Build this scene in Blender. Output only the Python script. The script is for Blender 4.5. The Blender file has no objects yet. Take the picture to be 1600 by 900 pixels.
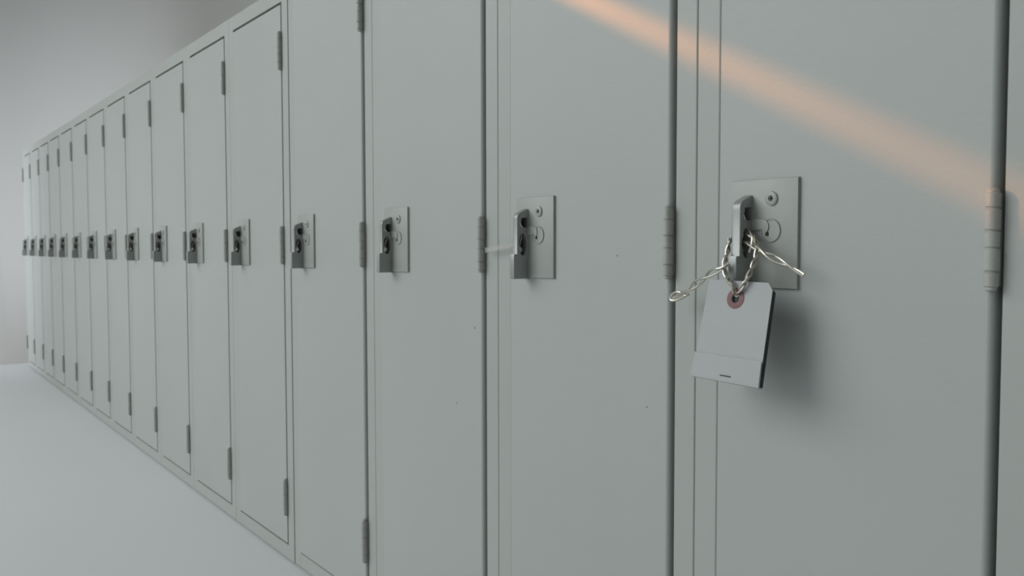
import bpy, bmesh, math, random
from mathutils import Vector, Matrix
random.seed(4)
SC = bpy.context.scene
COL = SC.collection
ZF = 0.462                      # survey height of the floor: every survey height is taken down by this

# ---------------------------------------------------------------- camera
F_PX = 1362.7
yaw, pitch, roll = 0.937259, 0.0466387, -0.0016446
CAM = Vector((0.287567, -0.628033, 1.062094 - ZF))
fw = Vector((-math.sin(yaw)*math.cos(pitch), math.cos(yaw)*math.cos(pitch), -math.sin(pitch)))
rt = fw.cross(Vector((0, 0, 1))).normalized()
up = rt.cross(fw)
r2 = math.cos(roll)*rt + math.sin(roll)*up
u2 = -math.sin(roll)*rt + math.cos(roll)*up
cd = bpy.data.cameras.new('camera')
cam = bpy.data.objects.new('camera', cd)
COL.objects.link(cam)
cd.sensor_width = 36.0
cd.lens = F_PX/1600*36.0
cd.clip_start = 0.02
cd.dof.use_dof = True
cd.dof.focus_distance = 0.86
cd.dof.aperture_fstop = 14
cam.matrix_world = Matrix.Translation(CAM) @ Matrix((r2, u2, -fw)).transposed().to_4x4()
SC.camera = cam


def P(x, y, d):
    """survey: the point at distance d in front of the locker faces seen at (x, y) of the photograph"""
    q = fw + r2*((x-800)/F_PX) - u2*((y-450)/F_PX)
    t = (-d - CAM.y)/q.y
    return CAM + q*t


# ---------------------------------------------------------------- light
w = bpy.data.worlds.new('world')
SC.world = w
w.use_nodes = True
wn = w.node_tree.nodes
wn['Background'].inputs[0].default_value = (0.90, 1.0, 1.0, 1)
wt = wn.new('ShaderNodeTexCoord')
ws = wn.new('ShaderNodeSeparateXYZ')
wm = wn.new('ShaderNodeMapRange')        # added grading: world light strong from the left, weak from the right
wm.inputs['From Min'].default_value, wm.inputs['From Max'].default_value = -0.9, 0.7
wm.inputs['To Min'].default_value, wm.inputs['To Max'].default_value = 0.98, 0.09
w.node_tree.links.new(wt.outputs['Generated'], ws.inputs[0])
w.node_tree.links.new(ws.outputs['X'], wm.inputs['Value'])
w.node_tree.links.new(wm.outputs['Result'], wn['Background'].inputs[1])


def area(name, loc, target, sx, sy, power, color=(1, 1, 1), spread=180, twist=None):
    l = bpy.data.lights.new(name, 'AREA')
    l.shape = 'RECTANGLE'
    l.size, l.size_y = sx, sy
    l.energy = power
    l.color = color
    l.spread = math.radians(spread)
    o = bpy.data.objects.new(name, l)
    COL.objects.link(o)
    z = (Vector(loc) - Vector(target)).normalized()
    x = Vector(twist) if twist else Vector((0, 0, 1)).cross(z)
    x = (x - z*x.dot(z)).normalized()
    y = z.cross(x)
    o.matrix_world = Matrix.Translation(loc) @ Matrix((x, y, z)).transposed().to_4x4()
    return o


# big soft daylight from the upper left in front of the lockers
area('softbox_light', (-3.3, -3.5, 2.9), (-1.2, 0, 0.2), 4.4, 3.2, 65, (0.965, 0.985, 0.975), 125)
# soft light that brightens the far end of the room
area('background_light', (-4.2, -2.3, 0.85), (-5.75, -0.6, 0.72), 1.2, 0.8, 19, (0.88, 0.92, 1.0), 86)
# low warm evening light coming through a narrow slit: the diagonal band on the doors
B = Vector((1, 0, -0.53)).normalized()
D = Vector((0.78, 0.60, -0.36)).normalized()
BC = Vector((-0.21, 0, 1.210 - ZF))
area('evening_slit_light', BC - D*1.05, BC, 0.66, 0.010, 0.0275, (1.0, 0.33, 0.04), 2.6, B)

SC.view_settings.view_transform = 'Standard'
SC.view_settings.look = 'None'
SC.view_settings.exposure = 0.15
SC.view_settings.gamma = 1.0
SC.view_settings.use_curve_mapping = False


# ---------------------------------------------------------------- materials
def mat(name, col, rough=0.5, metal=0.0, var=0.05, scale=6.0, bump=0.0, bscale=300.0, chips=False):
    m = bpy.data.materials.new(name)
    m.use_nodes = True
    nt = m.node_tree
    n, L = nt.nodes, nt.links
    b = n['Principled BSDF']
    b.inputs['Roughness'].default_value = rough
    b.inputs['Metallic'].default_value = metal
    tc = n.new('ShaderNodeTexCoord')
    no = n.new('ShaderNodeTexNoise')
    no.inputs['Scale'].default_value = scale
    no.inputs['Detail'].default_value = 3
    geo = n.new('ShaderNodeNewGeometry')
    L.new(geo.outputs['Position'], no.inputs['Vector'])
    ra = n.new('ShaderNodeValToRGB')
    ra.color_ramp.elements[0].position = 0.3
    ra.color_ramp.elements[1].position = 0.7
    ra.color_ramp.elements[0].color = tuple(c*(1-var) for c in col) + (1,)
    ra.color_ramp.elements[1].color = tuple(min(1, c*(1+var)) for c in col) + (1,)
    L.new(no.outputs['Fac'], ra.inputs['Fac'])
    out = ra.outputs['Color']
    if chips:
        v = n.new('ShaderNodeTexNoise')
        v.inputs['Scale'].default_value = 70
        v.inputs['Detail'].default_value = 1.5
        L.new(geo.outputs['Position'], v.inputs['Vector'])
        r = n.new('ShaderNodeValToRGB')
        r.color_ramp.elements[0].position = 0.785
        r.color_ramp.elements[1].position = 0.80
        r.color_ramp.elements[0].color = (0, 0, 0, 1)
        r.color_ramp.elements[1].color = (1, 1, 1, 1)
        L.new(v.outputs['Fac'], r.inputs['Fac'])
        mx = n.new('ShaderNodeMixRGB')
        mx.inputs['Color2'].default_value = (0.12, 0.11, 0.10, 1)
        L.new(r.outputs['Color'], mx.inputs['Fac'])
        L.new(out, mx.inputs['Color1'])
        out = mx.outputs['Color']
    L.new(out, b.inputs['Base Color'])
    if bump:
        n2 = n.new('ShaderNodeTexNoise')
        n2.inputs['Scale'].default_value = bscale
        n2.inputs['Detail'].default_value = 2
        L.new(geo.outputs['Position'], n2.inputs['Vector'])
        bp = n.new('ShaderNodeBump')
        bp.inputs['Strength'].default_value = bump
        bp.inputs['Distance'].default_value = 0.0005
        L.new(n2.outputs['Fac'], bp.inputs['Height'])
        L.new(bp.outputs['Normal'], b.inputs['Normal'])
    return m


M_DOOR = mat('locker_paint', (0.400, 0.418, 0.405), 0.5, 0, 0.02, 3.0, 0.25, 260, chips=True)
M_FRAME = mat('frame_paint', (0.395, 0.408, 0.388), 0.5, 0, 0.025, 4.0, 0.25, 260)
M_HINGE = mat('hinge_paint', (0.39, 0.39, 0.365), 0.45, 0, 0.06, 60, 0.3, 400)
M_PLATE = mat('latch_plate_paint', (0.35, 0.36, 0.34), 0.45, 0.05, 0.05, 25, 0.25, 300)
M_HANDLE = mat('latch_metal', (0.33, 0.34, 0.33), 0.36, 0.25, 0.05, 40, 0.15, 300)
M_SHADE = mat('opening_shade_dark', (0.10, 0.105, 0.10), 0.45, 0.6, 0.1, 60)  # dark tone painted for the shade inside the handle openings
M_STEEL = mat('polished_steel', (0.70, 0.69, 0.66), 0.22, 1.0, 0.05, 60)
M_DARK = mat('dark_recess', (0.03, 0.03, 0.03), 0.8)
M_WIRE = mat('silver_wire', (0.60, 0.57, 0.50), 0.28, 1.0, 0.08, 120)
M_PAPER = mat('grey_card', (0.44, 0.445, 0.45), 0.75, 0, 0.02, 30, 0.2, 500)
M_BACK = mat('dark_card', (0.045, 0.055, 0.06), 0.8, 0, 0.1, 80)
M_RING = mat('red_brown_patch', (0.23, 0.115, 0.12), 0.7, 0, 0.1, 200)
M_WALL = mat('studio_wall', (0.50, 0.497, 0.475), 0.9, 0, 0.01, 1.0)
M_FLOOR = mat('studio_floor', (0.64, 0.66, 0.67), 0.6, 0, 0.02, 1.2)
M_STRIP = mat('pale_translucent', (0.55, 0.53, 0.49), 0.35, 0, 0.05, 80)
nt = M_STRIP.node_tree
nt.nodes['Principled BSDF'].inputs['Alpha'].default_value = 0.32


# ---------------------------------------------------------------- mesh helpers
def rbox(bm, x0, x1, y0, y1, z0, z1, r=0.0, seg=2, edges=None):
    vs = [bm.verts.new((x, y, z)) for x in (x0, x1) for y in (y0, y1) for z in (z0, z1)]
    f = [(0, 1, 3, 2), (4, 6, 7, 5), (0, 4, 5, 1), (2, 3, 7, 6), (0, 2, 6, 4), (1, 5, 7, 3)]
    fs = [bm.faces.new([vs[i] for i in q]) for q in f]
    if r > 0:
        es = list({e for q in fs for e in q.edges})
        if edges:
            es = [e for e in es if edges(*[v.co for v in e.verts])]
        bmesh.ops.bevel(bm, geom=es, offset=r, segments=seg, affect='EDGES', profile=0.5)


def slat(bm, x0, x1, y0, y1, z0, z1, rl, rr_, n=6):
    """upright sheet whose two front edges are rounded by their own radii"""
    q = [(x0, y1)] + [(x0 + rl*(1-math.cos(math.pi/2*i/n)), y0 + rl*(1-math.sin(math.pi/2*i/n))) for i in range(n+1)]
    q += [(x1 - rr_*(1-math.sin(math.pi/2*i/n)), y0 + rr_*(1-math.cos(math.pi/2*i/n))) for i in range(n+1)] + [(x1, y1)]
    lo = [bm.verts.new((x, y, z0)) for x, y in q]
    hi = [bm.verts.new((x, y, z1)) for x, y in q]
    bm.faces.new(lo)
    bm.faces.new(hi[::-1])
    for i in range(len(q)):
        j = (i+1) % len(q)
        bm.faces.new((lo[i], hi[i], hi[j], lo[j]))


def make(name, bm, m, parent=None, smooth=False, weighted=False):
    me = bpy.data.meshes.new(name)
    bmesh.ops.recalc_face_normals(bm, faces=bm.faces)
    bm.to_mesh(me)
    bm.free()
    me.materials.append(m)
    if smooth:
        for p in me.polygons:
            p.use_smooth = True
        try:
            me.set_sharp_from_angle(angle=math.radians(35))
        except Exception:
            pass
    o = bpy.data.objects.new(name, me)
    COL.objects.link(o)
    o.parent = parent
    if weighted:
        o.modifiers.new('even_shading', 'WEIGHTED_NORMAL').keep_sharp = True
    return o


def inst(name, me, parent, loc=(0, 0, 0)):
    o = bpy.data.objects.new(name, me)
    COL.objects.link(o)
    o.parent = parent
    o.location = loc
    return o


def thing(name, label, cat, loc=(0, 0, 0), group=None):
    o = bpy.data.objects.new(name, None)
    COL.objects.link(o)
    o.empty_display_size = 0.05
    o.location = loc
    o['label'], o['category'] = label, cat
    if group:
        o['group'] = group
    return o


def struct(o):
    o['kind'] = 'structure'
    return o


def profile_mesh(loops, half, bevel, axes):
    """outline with holes, given thickness and a rounded rim; axes maps (u, v, w) to x, y, z"""
    cu = bpy.data.curves.new('outline', 'CURVE')
    cu.dimensions = '2D'
    cu.fill_mode = 'BOTH'
    cu.extrude = half - bevel
    cu.bevel_depth = bevel
    cu.bevel_resolution = 2
    cu.offset = -bevel
    for lp in loops:
        s = cu.splines.new('POLY')
        s.points.add(len(lp)-1)
        for p, (a, b) in zip(s.points, lp):
            p.co = (a, b, 0, 1)
        s.use_cyclic_u = True
    o = bpy.data.objects.new('outline', cu)
    COL.objects.link(o)
    dg = bpy.context.evaluated_depsgraph_get()
    me = bpy.data.meshes.new_from_object(o.evaluated_get(dg))
    bpy.data.objects.remove(o)
    me.materials.clear()
    for v in me.vertices:
        v.co = axes(*v.co)
    bm = bmesh.new()
    bm.from_mesh(me)
    bmesh.ops.remove_doubles(bm, verts=bm.verts, dist=1e-6)
    bmesh.ops.recalc_face_normals(bm, faces=bm.faces)
    bm.to_mesh(me)
    bm.free()
    for p in me.polygons:
        p.use_smooth = True
    me.set_sharp_from_angle(angle=math.radians(35))
    return me


def flat(me):
    for p in me.polygons:
        p.use_smooth = False


def arc(cx, cy, rx, ry, a0, a1, n):
    return [(cx + rx*math.cos(math.radians(a0+(a1-a0)*i/n)), cy + ry*math.sin(math.radians(a0+(a1-a0)*i/n))) for i in range(n+1)]


def sweep(bm, pts, rad, sides=10, cap=True):
    pts = [Vector(p) for p in pts]
    ref = None
    rings = []
    for i, p in enumerate(pts):
        t = (pts[min(i+1, len(pts)-1)] - pts[max(i-1, 0)]).normalized()
        if ref is None:
            ref = t.orthogonal().normalized()
        ref = (ref - t*ref.dot(t)).normalized()
        b = t.cross(ref)
        r = rad(i/(len(pts)-1)) if callable(rad) else rad
        rings.append([bm.verts.new(p + (ref*math.cos(2*math.pi*k/sides) + b*math.sin(2*math.pi*k/sides))*r) for k in range(sides)])
    for a, b in zip(rings, rings[1:]):
        for k in range(sides):
            bm.faces.new((a[k], a[(k+1) % sides], b[(k+1) % sides], b[k]))
    if cap:
        bm.faces.new(rings[0][::-1])
        bm.faces.new(rings[-1])


def lathe(bm, prof, origin, axis='y', n=24):
    """prof: (radius, height along the axis)"""
    rings = []
    for r, h in prof:
        ring = []
        for k in range(n):
            a = 2*math.pi*k/n
            c, s = r*math.cos(a), r*math.sin(a)
            v = {'y': (c, h, s), 'z': (c, s, h), 'x': (h, c, s)}[axis]
            ring.append(bm.verts.new(Vector(origin) + Vector(v)))
        rings.append(ring)
    for a, b in zip(rings, rings[1:]):
        for k in range(n):
            bm.faces.new((a[k], a[(k+1) % n], b[(k+1) % n], b[k]))
    bm.faces.new(rings[0])
    bm.faces.new(rings[-1])


# ---------------------------------------------------------------- setting: one swept studio shell of floor and walls
XL, YB, HT, R = -5.75, 0.75, 2.5, 0.75
bm = bmesh.new()
rbox(bm, XL-0.6, 3.2, -4.6, YB+0.1, -0.06, -0.0003)
struct(make('floor', bm, M_FLOOR))
# wall_left with a cove at its foot and a rounded vertical corner into wall_back
prof = [(0.88, 0.0)] + [(0.88*(1-math.sin(a)), 0.62*(1-math.cos(a))) for a in [math.pi/2*k/14 for k in range(1, 15)]] + [(0, HT)]
bm = bmesh.new()
rows = []
for y in (-4.6, -3, -1.5, -0.5, 0.0, YB - R):
    rows.append([bm.verts.new((XL + q[0], y, q[1])) for q in prof])
for k in range(1, 13):
    a = math.pi/2*k/12
    cx, cy = XL + R, YB - R
    dirx, diry = -math.cos(a), math.sin(a)
    rows.append([bm.verts.new((cx + dirx*R + q[0]*(math.cos(a)), cy + diry*R - 0.15*q[0]*math.sin(a), q[1])) for q in prof])
for a, b in zip(rows, rows[1:]):
    for i in range(len(prof)-1):
        bm.faces.new((a[i], b[i], b[i+1], a[i+1]))
struct(make('wall_left', bm, M_WALL, smooth=True))
bm = bmesh.new()
rbox(bm, XL+R, 3.2, YB, YB+0.1, 0, HT)
struct(make('wall_back', bm, M_WALL))

bm = bmesh.new()
rbox(bm, XL-0.6, 3.2, -1.7, YB+0.1, HT+0.0003, HT+0.08)
struct(make('shading_ceiling', bm, M_WALL))  # out of view, added to hold world light off the upper surfaces

# ---------------------------------------------------------------- lockers
HX = [0.0, -0.305, -0.6291, -0.9632, -1.2949, -1.6192, -1.929, -2.2392, -2.541, -2.8323, -3.1196, -3.4032, -3.6825,
      -3.9469, -4.211, -4.4771, -4.7293]           # the hinge side of each door
SEAM = 0.0287                                        # hinge side to the joint with the next unit
GAP = 0.0573                                         # hinge side to the next door's opening edge
Z_ROOF, Z_DT, Z_DB = 1.549-ZF, 1.5145-ZF, 0.4965-ZF
DEPTH = 0.40
YF = 0.0030                                          # frame face sits just behind the door face

# shared hardware meshes, origin on the door's opening edge at survey height 0
HGT = 1.0
def Z(v): return v - ZF

# plate
bm = bmesh.new()
rbox(bm, 0.0178, 0.0880, -0.0032, 0.0002, Z(1.0265), Z(1.1205), 0.0010, 2,
     edges=lambda a, b: min(-a.y, -b.y) > 0.001)
plate_me = make('latch_plate', bm, M_PLATE, smooth=True)
# handle slab: outline in (distance out, height)
zt, zb, zs = Z(1.1078), Z(1.0250), Z(1.0540)
out = [(0.0010, zb), (0.0235, zb), (0.0243, zb+0.0012), (0.0243, zs-0.002), (0.0236, zs), (0.0200, zs), (0.0195, zs+0.001)]
out += [(0.0195, zt-0.014)] + arc(0.0125, zt-0.0125, 0.0070, 0.0080, 10, 75, 8) + [(0.0060, zt-0.0012), (0.0018, zt)]
out += [(0.0018, Z(1.0965)), (0.0060, Z(1.0965))] + arc(0.0098, Z(1.0910), 0.0052, 0.0055, 90, -90, 14) + [(0.0045, Z(1.0855)), (0.0010, Z(1.0845))]
oval = arc(0.0107, Z(1.0655), 0.0058, 0.0130, 0, 360, 28)[:-1]
bevel = 0.0009
handle_m = profile_mesh([out, oval], 0.0046, bevel, lambda u, v, w_: Vector((0.0415-0.0046+w_, -u, v)))
handle_m.materials.append(M_HANDLE)
handle_m.name = 'latch_handle'
# the wider cast block at its foot wraps a little past both cheeks
# lock pin seen inside the oval opening
bm = bmesh.new()
lathe(bm, [(0.0010, -0.0030), (0.0028, -0.0030), (0.0034, -0.0022), (0.0034, 0.0010), (0.0030, 0.0012)], (0.0362, -0.0118, Z(1.0590)), 'x', 16)
sweep(bm, [(0.0345, -0.0085, Z(1.0775)), (0.0362, -0.0100, Z(1.0725)), (0.0372, -0.0124, Z(1.0680)), (0.0362, -0.0132, Z(1.0620))], 0.0011, 8)
sweep(bm, [(0.0411, -q_[0], q_[1]) for q_ in arc(0.0098, Z(1.0910), 0.0049, 0.0052, 40, -70, 10)], 0.0006, 6)  # steel crescent added as the bright glint on the notch rim
pin_glint_me = make('pin_and_glint', bm, M_STEEL, smooth=True)
# added dark sheet behind the openings, its colour standing in for shade inside
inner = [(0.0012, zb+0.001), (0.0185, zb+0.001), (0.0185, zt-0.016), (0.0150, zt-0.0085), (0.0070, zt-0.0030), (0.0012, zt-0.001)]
shade_m = profile_mesh([inner], 0.0005, 0.0001, lambda u, v, w_: Vector((0.0330-0.0008+w_, -u, v)))
shade_m.materials.append(M_SHADE)
# catch arm: thin tongue from the handle to the round keeper
arm = [(0.0410, Z(1.0872)), (0.0480, Z(1.0868)), (0.0535, Z(1.0858))] + arc(0.0535, Z(1.0795), 0.0060, 0.0063, 85, -60, 10) \
    + [(0.0520, Z(1.0775)), (0.0480, Z(1.0765)), (0.0410, Z(1.0765))]
arm_m = profile_mesh([arm], 0.0007, 0.0003, lambda u, v, w_: Vector((u, -0.0039+w_, v)))
arm_m.materials.append(M_PLATE)
# round keeper: a shallow disc with a raised rim
bm = bmesh.new()
lathe(bm, [(0.0008, -0.0036), (0.0088, -0.0036), (0.0093, -0.0044), (0.0100, -0.0044), (0.0104, -0.0036), (0.0104, -0.0028)],
      (0.0610, 0, Z(1.0762)), 'y', 36)
disc_me = make('keeper_disc', bm, M_PLATE, smooth=True)
# screw with a cross recess
bm = bmesh.new()
lathe(bm, [(0.0009, -0.0038), (0.0020, -0.0042), (0.0026, -0.0052), (0.0044, -0.0054), (0.0060, -0.0046), (0.0064, -0.0030)],
      (0.0618, 0, Z(1.1035)), 'y', 28)
screw_me = make('screw', bm, M_PLATE, smooth=True)
bm = bmesh.new()
rbox(bm, 0.0618-0.0021, 0.0618+0.0021, -0.0045, -0.0036, Z(1.1035)-0.0006, Z(1.1035)+0.0006)
rbox(bm, 0.0618-0.0006, 0.0618+0.0006, -0.0045, -0.0036, Z(1.1035)-0.0021, Z(1.1035)+0.0021)
rec_me = make('screw_recess', bm, M_DARK)
# a keyhole nick below the tongue
bm = bmesh.new()
rbox(bm, 0.0560, 0.0590, -0.0046, -0.0032, Z(1.0715), Z(1.0750), 0.0006)
nick_me = make('catch_slot', bm, M_DARK)
hw = {}
for o in (plate_me, pin_glint_me, disc_me, screw_me, rec_me, nick_me):
    hw[o.name] = o.data
    bpy.data.objects.remove(o)

# hinge: five knuckles on a pin, with the leaf edge showing
bm = bmesh.new()
H = 0.0655
cuts = [0, 0.0115, 0.0270, 0.0395, 0.0545, H]
lengths = [(0, 0.0105, 0.0050), (0.0113, 0.0261, 0.0053), (0.0269, 0.0381, 0.0050), (0.0389, 0.0545, 0.0053), (0.0553, H, 0.0050)]
for a, b, r in lengths:
    lathe(bm, [(r*0.8, -b), (r, -b+0.0006), (r, -a-0.0006), (r*0.8, -a)], (-0.0030, -0.0020, 0), 'z', 20)
lathe(bm, [(0.0018, -H-0.0032), (0.0040, -H-0.0022), (0.0042, 0.0012), (0.0030, 0.0028), (0.0012, 0.0032)], (-0.0030, -0.0020, 0), 'z', 16)
rbox(bm, -0.0030, 0.0006, -0.0020, 0.0120, -H+0.001, -0.001)
t = make('hinge', bm, M_HINGE, smooth=True)
hinge_m = t.data
bpy.data.objects.remove(t)
HZ = [Z(1.4625), Z(1.0995), Z(0.6180)]
HDZ = {3: (0.006, 0, 0.006), 2: (0, -0.001, 0)}
ORD = ['first', 'second', 'third', 'fourth', 'fifth', 'sixth', 'seventh', 'eighth', 'ninth', 'tenth', 'eleventh',
       'twelfth', 'thirteenth', 'fourteenth', 'fifteenth']


def locker(n, xh, xprev, label, group='grey steel lockers in one long row'):
    """xh: hinge side, xprev: hinge side of the next unit further away"""
    xs, xe, xg = xprev + SEAM, xh + SEAM, xprev + GAP
    t = thing('locker', label, 'locker', (xs, 0, 0), group)
    T = 0.0006
    gd, gs, rr = (0.0019, 0.0024, 0.0048) if n < 4 else ((0.0011, 0.0009, 0.0020) if n < 7 else (0.0007, 0.0006, 0.0012))
    bm = bmesh.new()
    yf = YF if n < 4 else 0.0014
    slat(bm, T/2, xg-xs-0.0012, yf, 0.022, 0.004, Z_ROOF, 0.0010, 0.0024)
    slat(bm, xh-xs+gs, xe-xs-T/2, yf, 0.022, 0.004, Z_ROOF, 0.0008, 0.0020)
    rbox(bm, xg-xs-0.0028, xh-xs+0.0028, yf+0.0002, 0.022, Z_DT+0.0060, Z_ROOF)
    rbox(bm, xg-xs-0.0028, xh-xs+0.0028, yf+0.0002, 0.022, 0.004, Z_DB-0.0050)
    rbox(bm, T/2, 0.0022, 0.021, DEPTH, 0, Z_ROOF)
    rbox(bm, xe-xs-T/2-0.002, xe-xs-T/2, 0.021, DEPTH, 0, Z_ROOF)
    rbox(bm, 0.0015, xe-xs-0.0015, DEPTH-0.002, DEPTH, 0, Z_ROOF)
    rbox(bm, 0.0015, xe-xs-0.0015, 0.020, DEPTH-0.001, Z_ROOF-0.002, Z_ROOF)
    rbox(bm, 0.0015, xe-xs-0.0015, 0.020, DEPTH-0.001, Z_DB-0.006, Z_DB-0.004)
    rbox(bm, 0.0015, xe-xs-0.0015, 0.020, DEPTH-0.001, Z_DT-0.36, Z_DT-0.358)
    make('cabinet_body', bm, M_FRAME, t, smooth=True, weighted=True)
    # door: folded sheet with soft edges, the hinge side rounder
    bm = bmesh.new()
    x0, x1 = xg-xs+0.0012, xh-xs-gd
    slat(bm, x0, x1, 0, 0.017, Z_DB, Z_DT, 0.0014, rr, 8)
    dr = make('door', bm, M_DOOR, t, smooth=True, weighted=True)
    ox = xg - xs
    inst('latch_plate', hw['latch_plate'], dr, (ox, 0, 0))
    h = inst('latch_handle', handle_m, dr, (ox, 0, 0))
    inst('pin_and_glint', hw['pin_and_glint'], dr, (ox, 0, 0))['label'] = 'bright steel pin inside the oval opening, with an added notch glint'
    inst('opening_shade', shade_m, dr, (ox, 0, 0))['label'] = 'added dark sheet for the shade inside the handle'
    inst('catch_arm', arm_m, dr, (ox, 0, 0))
    inst('keeper_disc', hw['keeper_disc'], dr, (ox, 0, 0))
    inst('catch_slot', hw['catch_slot'], dr, (ox, 0, 0))
    inst('screw', hw['screw'], dr, (ox, 0, 0))
    inst('screw_recess', hw['screw_recess'], dr, (ox, 0, 0))
    for k, z in enumerate(HZ):
        inst('hinge', hinge_m, t, (xh-xs, 0, z + HDZ.get(n, (0, 0, 0))[k]))
    return t


labels = {0: 'grey steel locker with a card tag wired to its latch',
          1: 'grey steel locker next to the tagged one, pale translucent strip by its latch',
          15: 'farthest grey steel locker, at the far end of the row'}
locker(-1, 0.300, 0.0, 'grey steel locker in front of the tagged one, only its edge strip in view')
for n in range(16):
    lb = labels.get(n) or 'grey steel locker, %s one beyond the locker with the card tag' % ORD[n-1]
    locker(n, HX[n], HX[n+1], lb)

# narrow filler post that closes the far end, carrying a pair of hinges
xe = HX[16] + SEAM
t = thing('filler_panel', 'narrow grey closing post with two hinges ending the locker row', 'panel', (xe-0.0293, 0, 0))
bm = bmesh.new()
rbox(bm, 0, 0.0288, YF, 0.022, 0, Z_ROOF, 0.0016, 3, lambda a, b: a.y < 0.01 and b.y < 0.01 and abs(a.z-b.z) > 0.2)
rbox(bm, 0, 0.003, 0.021, DEPTH, 0, Z_ROOF)
make('post', bm, M_FRAME, t, smooth=True)
for z in (HZ[0], HZ[2]):
    inst('hinge', hinge_m, t, (0.0035, 0, z))

# ---------------------------------------------------------------- the folded card tag
TAG_TOP = P(1158, 439.5, 0.0305)
TAG_FOLD = P(1138.5, 558.5, 0.0440)
vz = (TAG_TOP - TAG_FOLD).normalized()
ux = (P(1189, 566, 0.0440) - P(1088, 550, 0.0440)).normalized()
ux = (ux - vz*ux.dot(vz)).normalized()
ny = vz.cross(ux).normalized()                      # points back to the lockers
t = thing('card_tag', 'blank pale grey folded card tag hanging by wire from the nearest locker latch', 'tag')
t.matrix_world = Matrix.Translation(TAG_TOP) @ Matrix((ux, ny, vz)).transposed().to_4x4()
LF = (TAG_TOP-TAG_FOLD).length
LB = LF + 0.0215
hole = arc(0, 0, 0.0040, 0.0040, 0, 360, 28)[:-1]
EY = -0.0152
EX = -0.0020
hl = [(a+EX, b+EY) for a, b in hole]
wt, wf, wb = 0.0340, 0.0356, 0.0364
cov = [(-wt, 0), (wt-0.0050, 0), (wt, -0.0058), (wf, -LF-0.001), (-wf, -LF-0.001)]
m = profile_mesh([cov, hl], 0.0005, 0.0002, lambda u, v, w_: Vector((u, w_-0.0005, v)))
m.materials.append(M_PAPER)
flat(m)
inst('front_cover', m, t)
# tucked bottom flap, folded round the foot
bm = bmesh.new()
pr = [(-0.0024, -LF+0.0007), (-0.0027, -LF-0.0006), (-0.0024, -LB+0.003), (-0.0020, -LB+0.0006), (-0.0008, -LB), (0.0028, -LB+0.0003), (0.0038, -LB+0.0020),
      (0.0034, -LB+0.0026), (0.0026, -LB+0.0012), (-0.0004, -LB+0.0010), (-0.0010, -LF-0.0010), (-0.0008, -LF+0.0005)]
vsL = [bm.verts.new((-wf-(wb-wf)*(-v-LF)/(LB-LF), y, v)) for y, v in pr]
vsR = [bm.verts.new((wf+(wb-wf)*(-v-LF)/(LB-LF), y, v)) for y, v in pr]
for i in range(len(pr)):
    j = (i+1) % len(pr)
    bm.faces.new((vsL[i], vsL[j], vsR[j], vsR[i]))
bm.faces.new(vsL)
bm.faces.new(vsR[::-1])
make('bottom_flap', bm, M_PAPER, t)
# back leaf, its dark inner side showing along the edge
m = profile_mesh([[(-wt+0.001, -0.002), (wt-0.006, -0.002), (wt+0.0004, -0.0075), (wb+0.0002, -LB+0.001), (-wb+0.001, -LB+0.001)]],
                 0.0013, 0.0003, lambda u, v, w_: Vector((u, w_+0.0022, v)))
m.materials.append(M_BACK)
inst('back_leaf', m, t)['label'] = 'dark inner leaf showing along the edge'
m = profile_mesh([[(a+EX, b+EY) for a, b in arc(0, 0, 0.0089, 0.0089, 0, 360, 40)[:-1]], hl], 0.00025, 0.0001,
                 lambda u, v, w_: Vector((u, w_-0.00125, v)))
m.materials.append(M_RING)
inst('reinforcing_ring', m, t)['label'] = 'red-brown ring around the hole'
bm = bmesh.new()
ZSt = -LB+0.0055
sweep(bm, [(-0.0110+0.0072, -0.0015, ZSt), (-0.0036, -0.0028, ZSt), (0.0020, -0.0029, ZSt), (0.0070, -0.0028, ZSt), (0.0072, -0.0015, ZSt)], 0.00050, 8)
make('staple', bm, M_STEEL if False else M_BACK, t, smooth=True)['label'] = 'dark staple in the bottom flap'


# ---------------------------------------------------------------- twisted wire
def spline(pts, n=14):
    out = []
    q = [pts[0]] + pts + [pts[-1]]
    for i in range(1, len(q)-2):
        a, b, c, d = q[i-1], q[i], q[i+1], q[i+2]
        for k in range(n):
            s = k/n
            out.append(0.5*((2*b) + (c-a)*s + (2*a-5*b+4*c-d)*s*s + (3*b-a-3*c+d)*s**3))
    out.append(q[-2])
    return out


def twisted(name, pts, pitch, amp, rad, parent, phase=0.0, strands=2):
    c = spline([Vector(p) for p in pts], 22)
    ref = None
    L = 0
    tr = [[] for _ in range(strands)]
    for i, p in enumerate(c):
        tg = (c[min(i+1, len(c)-1)] - c[max(i-1, 0)]).normalized()
        if ref is None:
            ref = tg.orthogonal().normalized()
        ref = (ref - tg*ref.dot(tg)).normalized()
        b = tg.cross(ref)
        if i:
            L += (p-c[i-1]).length
        s = i/(len(c)-1)
        a_ = amp(s) if callable(amp) else amp
        for k in range(strands):
            an = 2*math.pi*L/pitch + phase + 2*math.pi*k/strands
            tr[k].append(p + (ref*math.cos(an) + b*math.sin(an))*a_)
    for k in range(strands):
        bm = bmesh.new()
        sweep(bm, tr[k], rad, 9)
        make(name, bm, M_WIRE, parent, smooth=True)
    return tr


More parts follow.
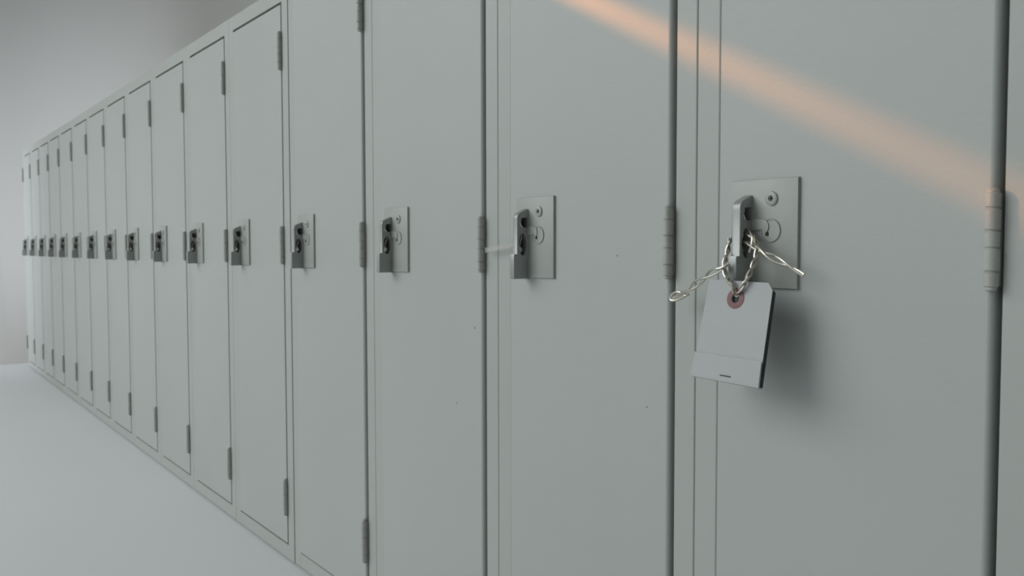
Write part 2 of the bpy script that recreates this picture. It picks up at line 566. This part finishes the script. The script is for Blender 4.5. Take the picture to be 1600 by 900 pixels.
t = thing('twisted_wire', 'twisted silver wire looped through the nearest latch and the card tag hole', 'wire')
RW = 0.00120
twisted('loop_strand', [P(1141, 372, 0.0150), P(1137, 392, 0.0200), P(1132, 415, 0.0270), P(1135, 432, 0.0330), P(1143, 446, 0.0365),
                        P(1151, 461, 0.0325), P(1158, 450, 0.0365), P(1170, 430, 0.0330), P(1179, 408, 0.0240), P(1183, 386, 0.0165),
                        P(1178, 371, 0.0130), P(1168, 366, 0.0110)], 0.0230, 0.00125, RW, t)
twisted('tail_strand', [P(1138, 412, 0.0290), P(1127, 420, 0.0315), P(1108, 428, 0.0300), P(1092, 440, 0.0270), P(1074, 454, 0.0230),
                        P(1050, 466, 0.0180)], 0.062, lambda s: 0.0007 + 0.0023*math.sin(math.pi*min(1, s*1.0))**2, RW*0.9, t, 0.6)
twisted('tail_strand', [P(1161, 376, 0.0130), P(1172, 381, 0.0160), P(1188, 391, 0.0190), P(1210, 404, 0.0200), P(1232, 415, 0.0190),
                        P(1256, 430, 0.0180)], 0.058, lambda s: 0.0008 + 0.0016*math.sin(math.pi*s)**2, RW*0.9, t, 2.0)
# bent-back tips of the wire ends
bm = bmesh.new()
sweep(bm, spline([P(1072, 462, 0.0205), P(1060, 456, 0.0195), P(1049, 461, 0.0180), P(1049, 469, 0.0180), P(1060, 468, 0.0190), P(1076, 460, 0.0210)]), RW, 9)
make('hairpin_end', bm, M_WIRE, t, smooth=True)
bm = bmesh.new()
sweep(bm, spline([P(1161, 357, 0.0095), P(1170, 361, 0.0110), P(1175, 372, 0.0140), P(1174, 384, 0.0160), P(1171, 394, 0.0150)]), RW, 9)
make('inner_strand', bm, M_WIRE, t, smooth=True)

# ---------------------------------------------------------------- pale translucent strip beside the next latch
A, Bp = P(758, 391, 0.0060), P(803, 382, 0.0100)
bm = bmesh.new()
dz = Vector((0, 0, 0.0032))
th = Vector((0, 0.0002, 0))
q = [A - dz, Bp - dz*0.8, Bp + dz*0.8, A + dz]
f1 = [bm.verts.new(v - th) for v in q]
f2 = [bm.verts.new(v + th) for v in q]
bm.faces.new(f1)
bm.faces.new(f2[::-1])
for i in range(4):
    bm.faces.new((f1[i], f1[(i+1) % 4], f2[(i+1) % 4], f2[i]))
o = make('pale_strip', bm, M_STRIP)
o['label'] = 'short pale translucent strip stretched from a hinge to the latch beyond the tagged locker'
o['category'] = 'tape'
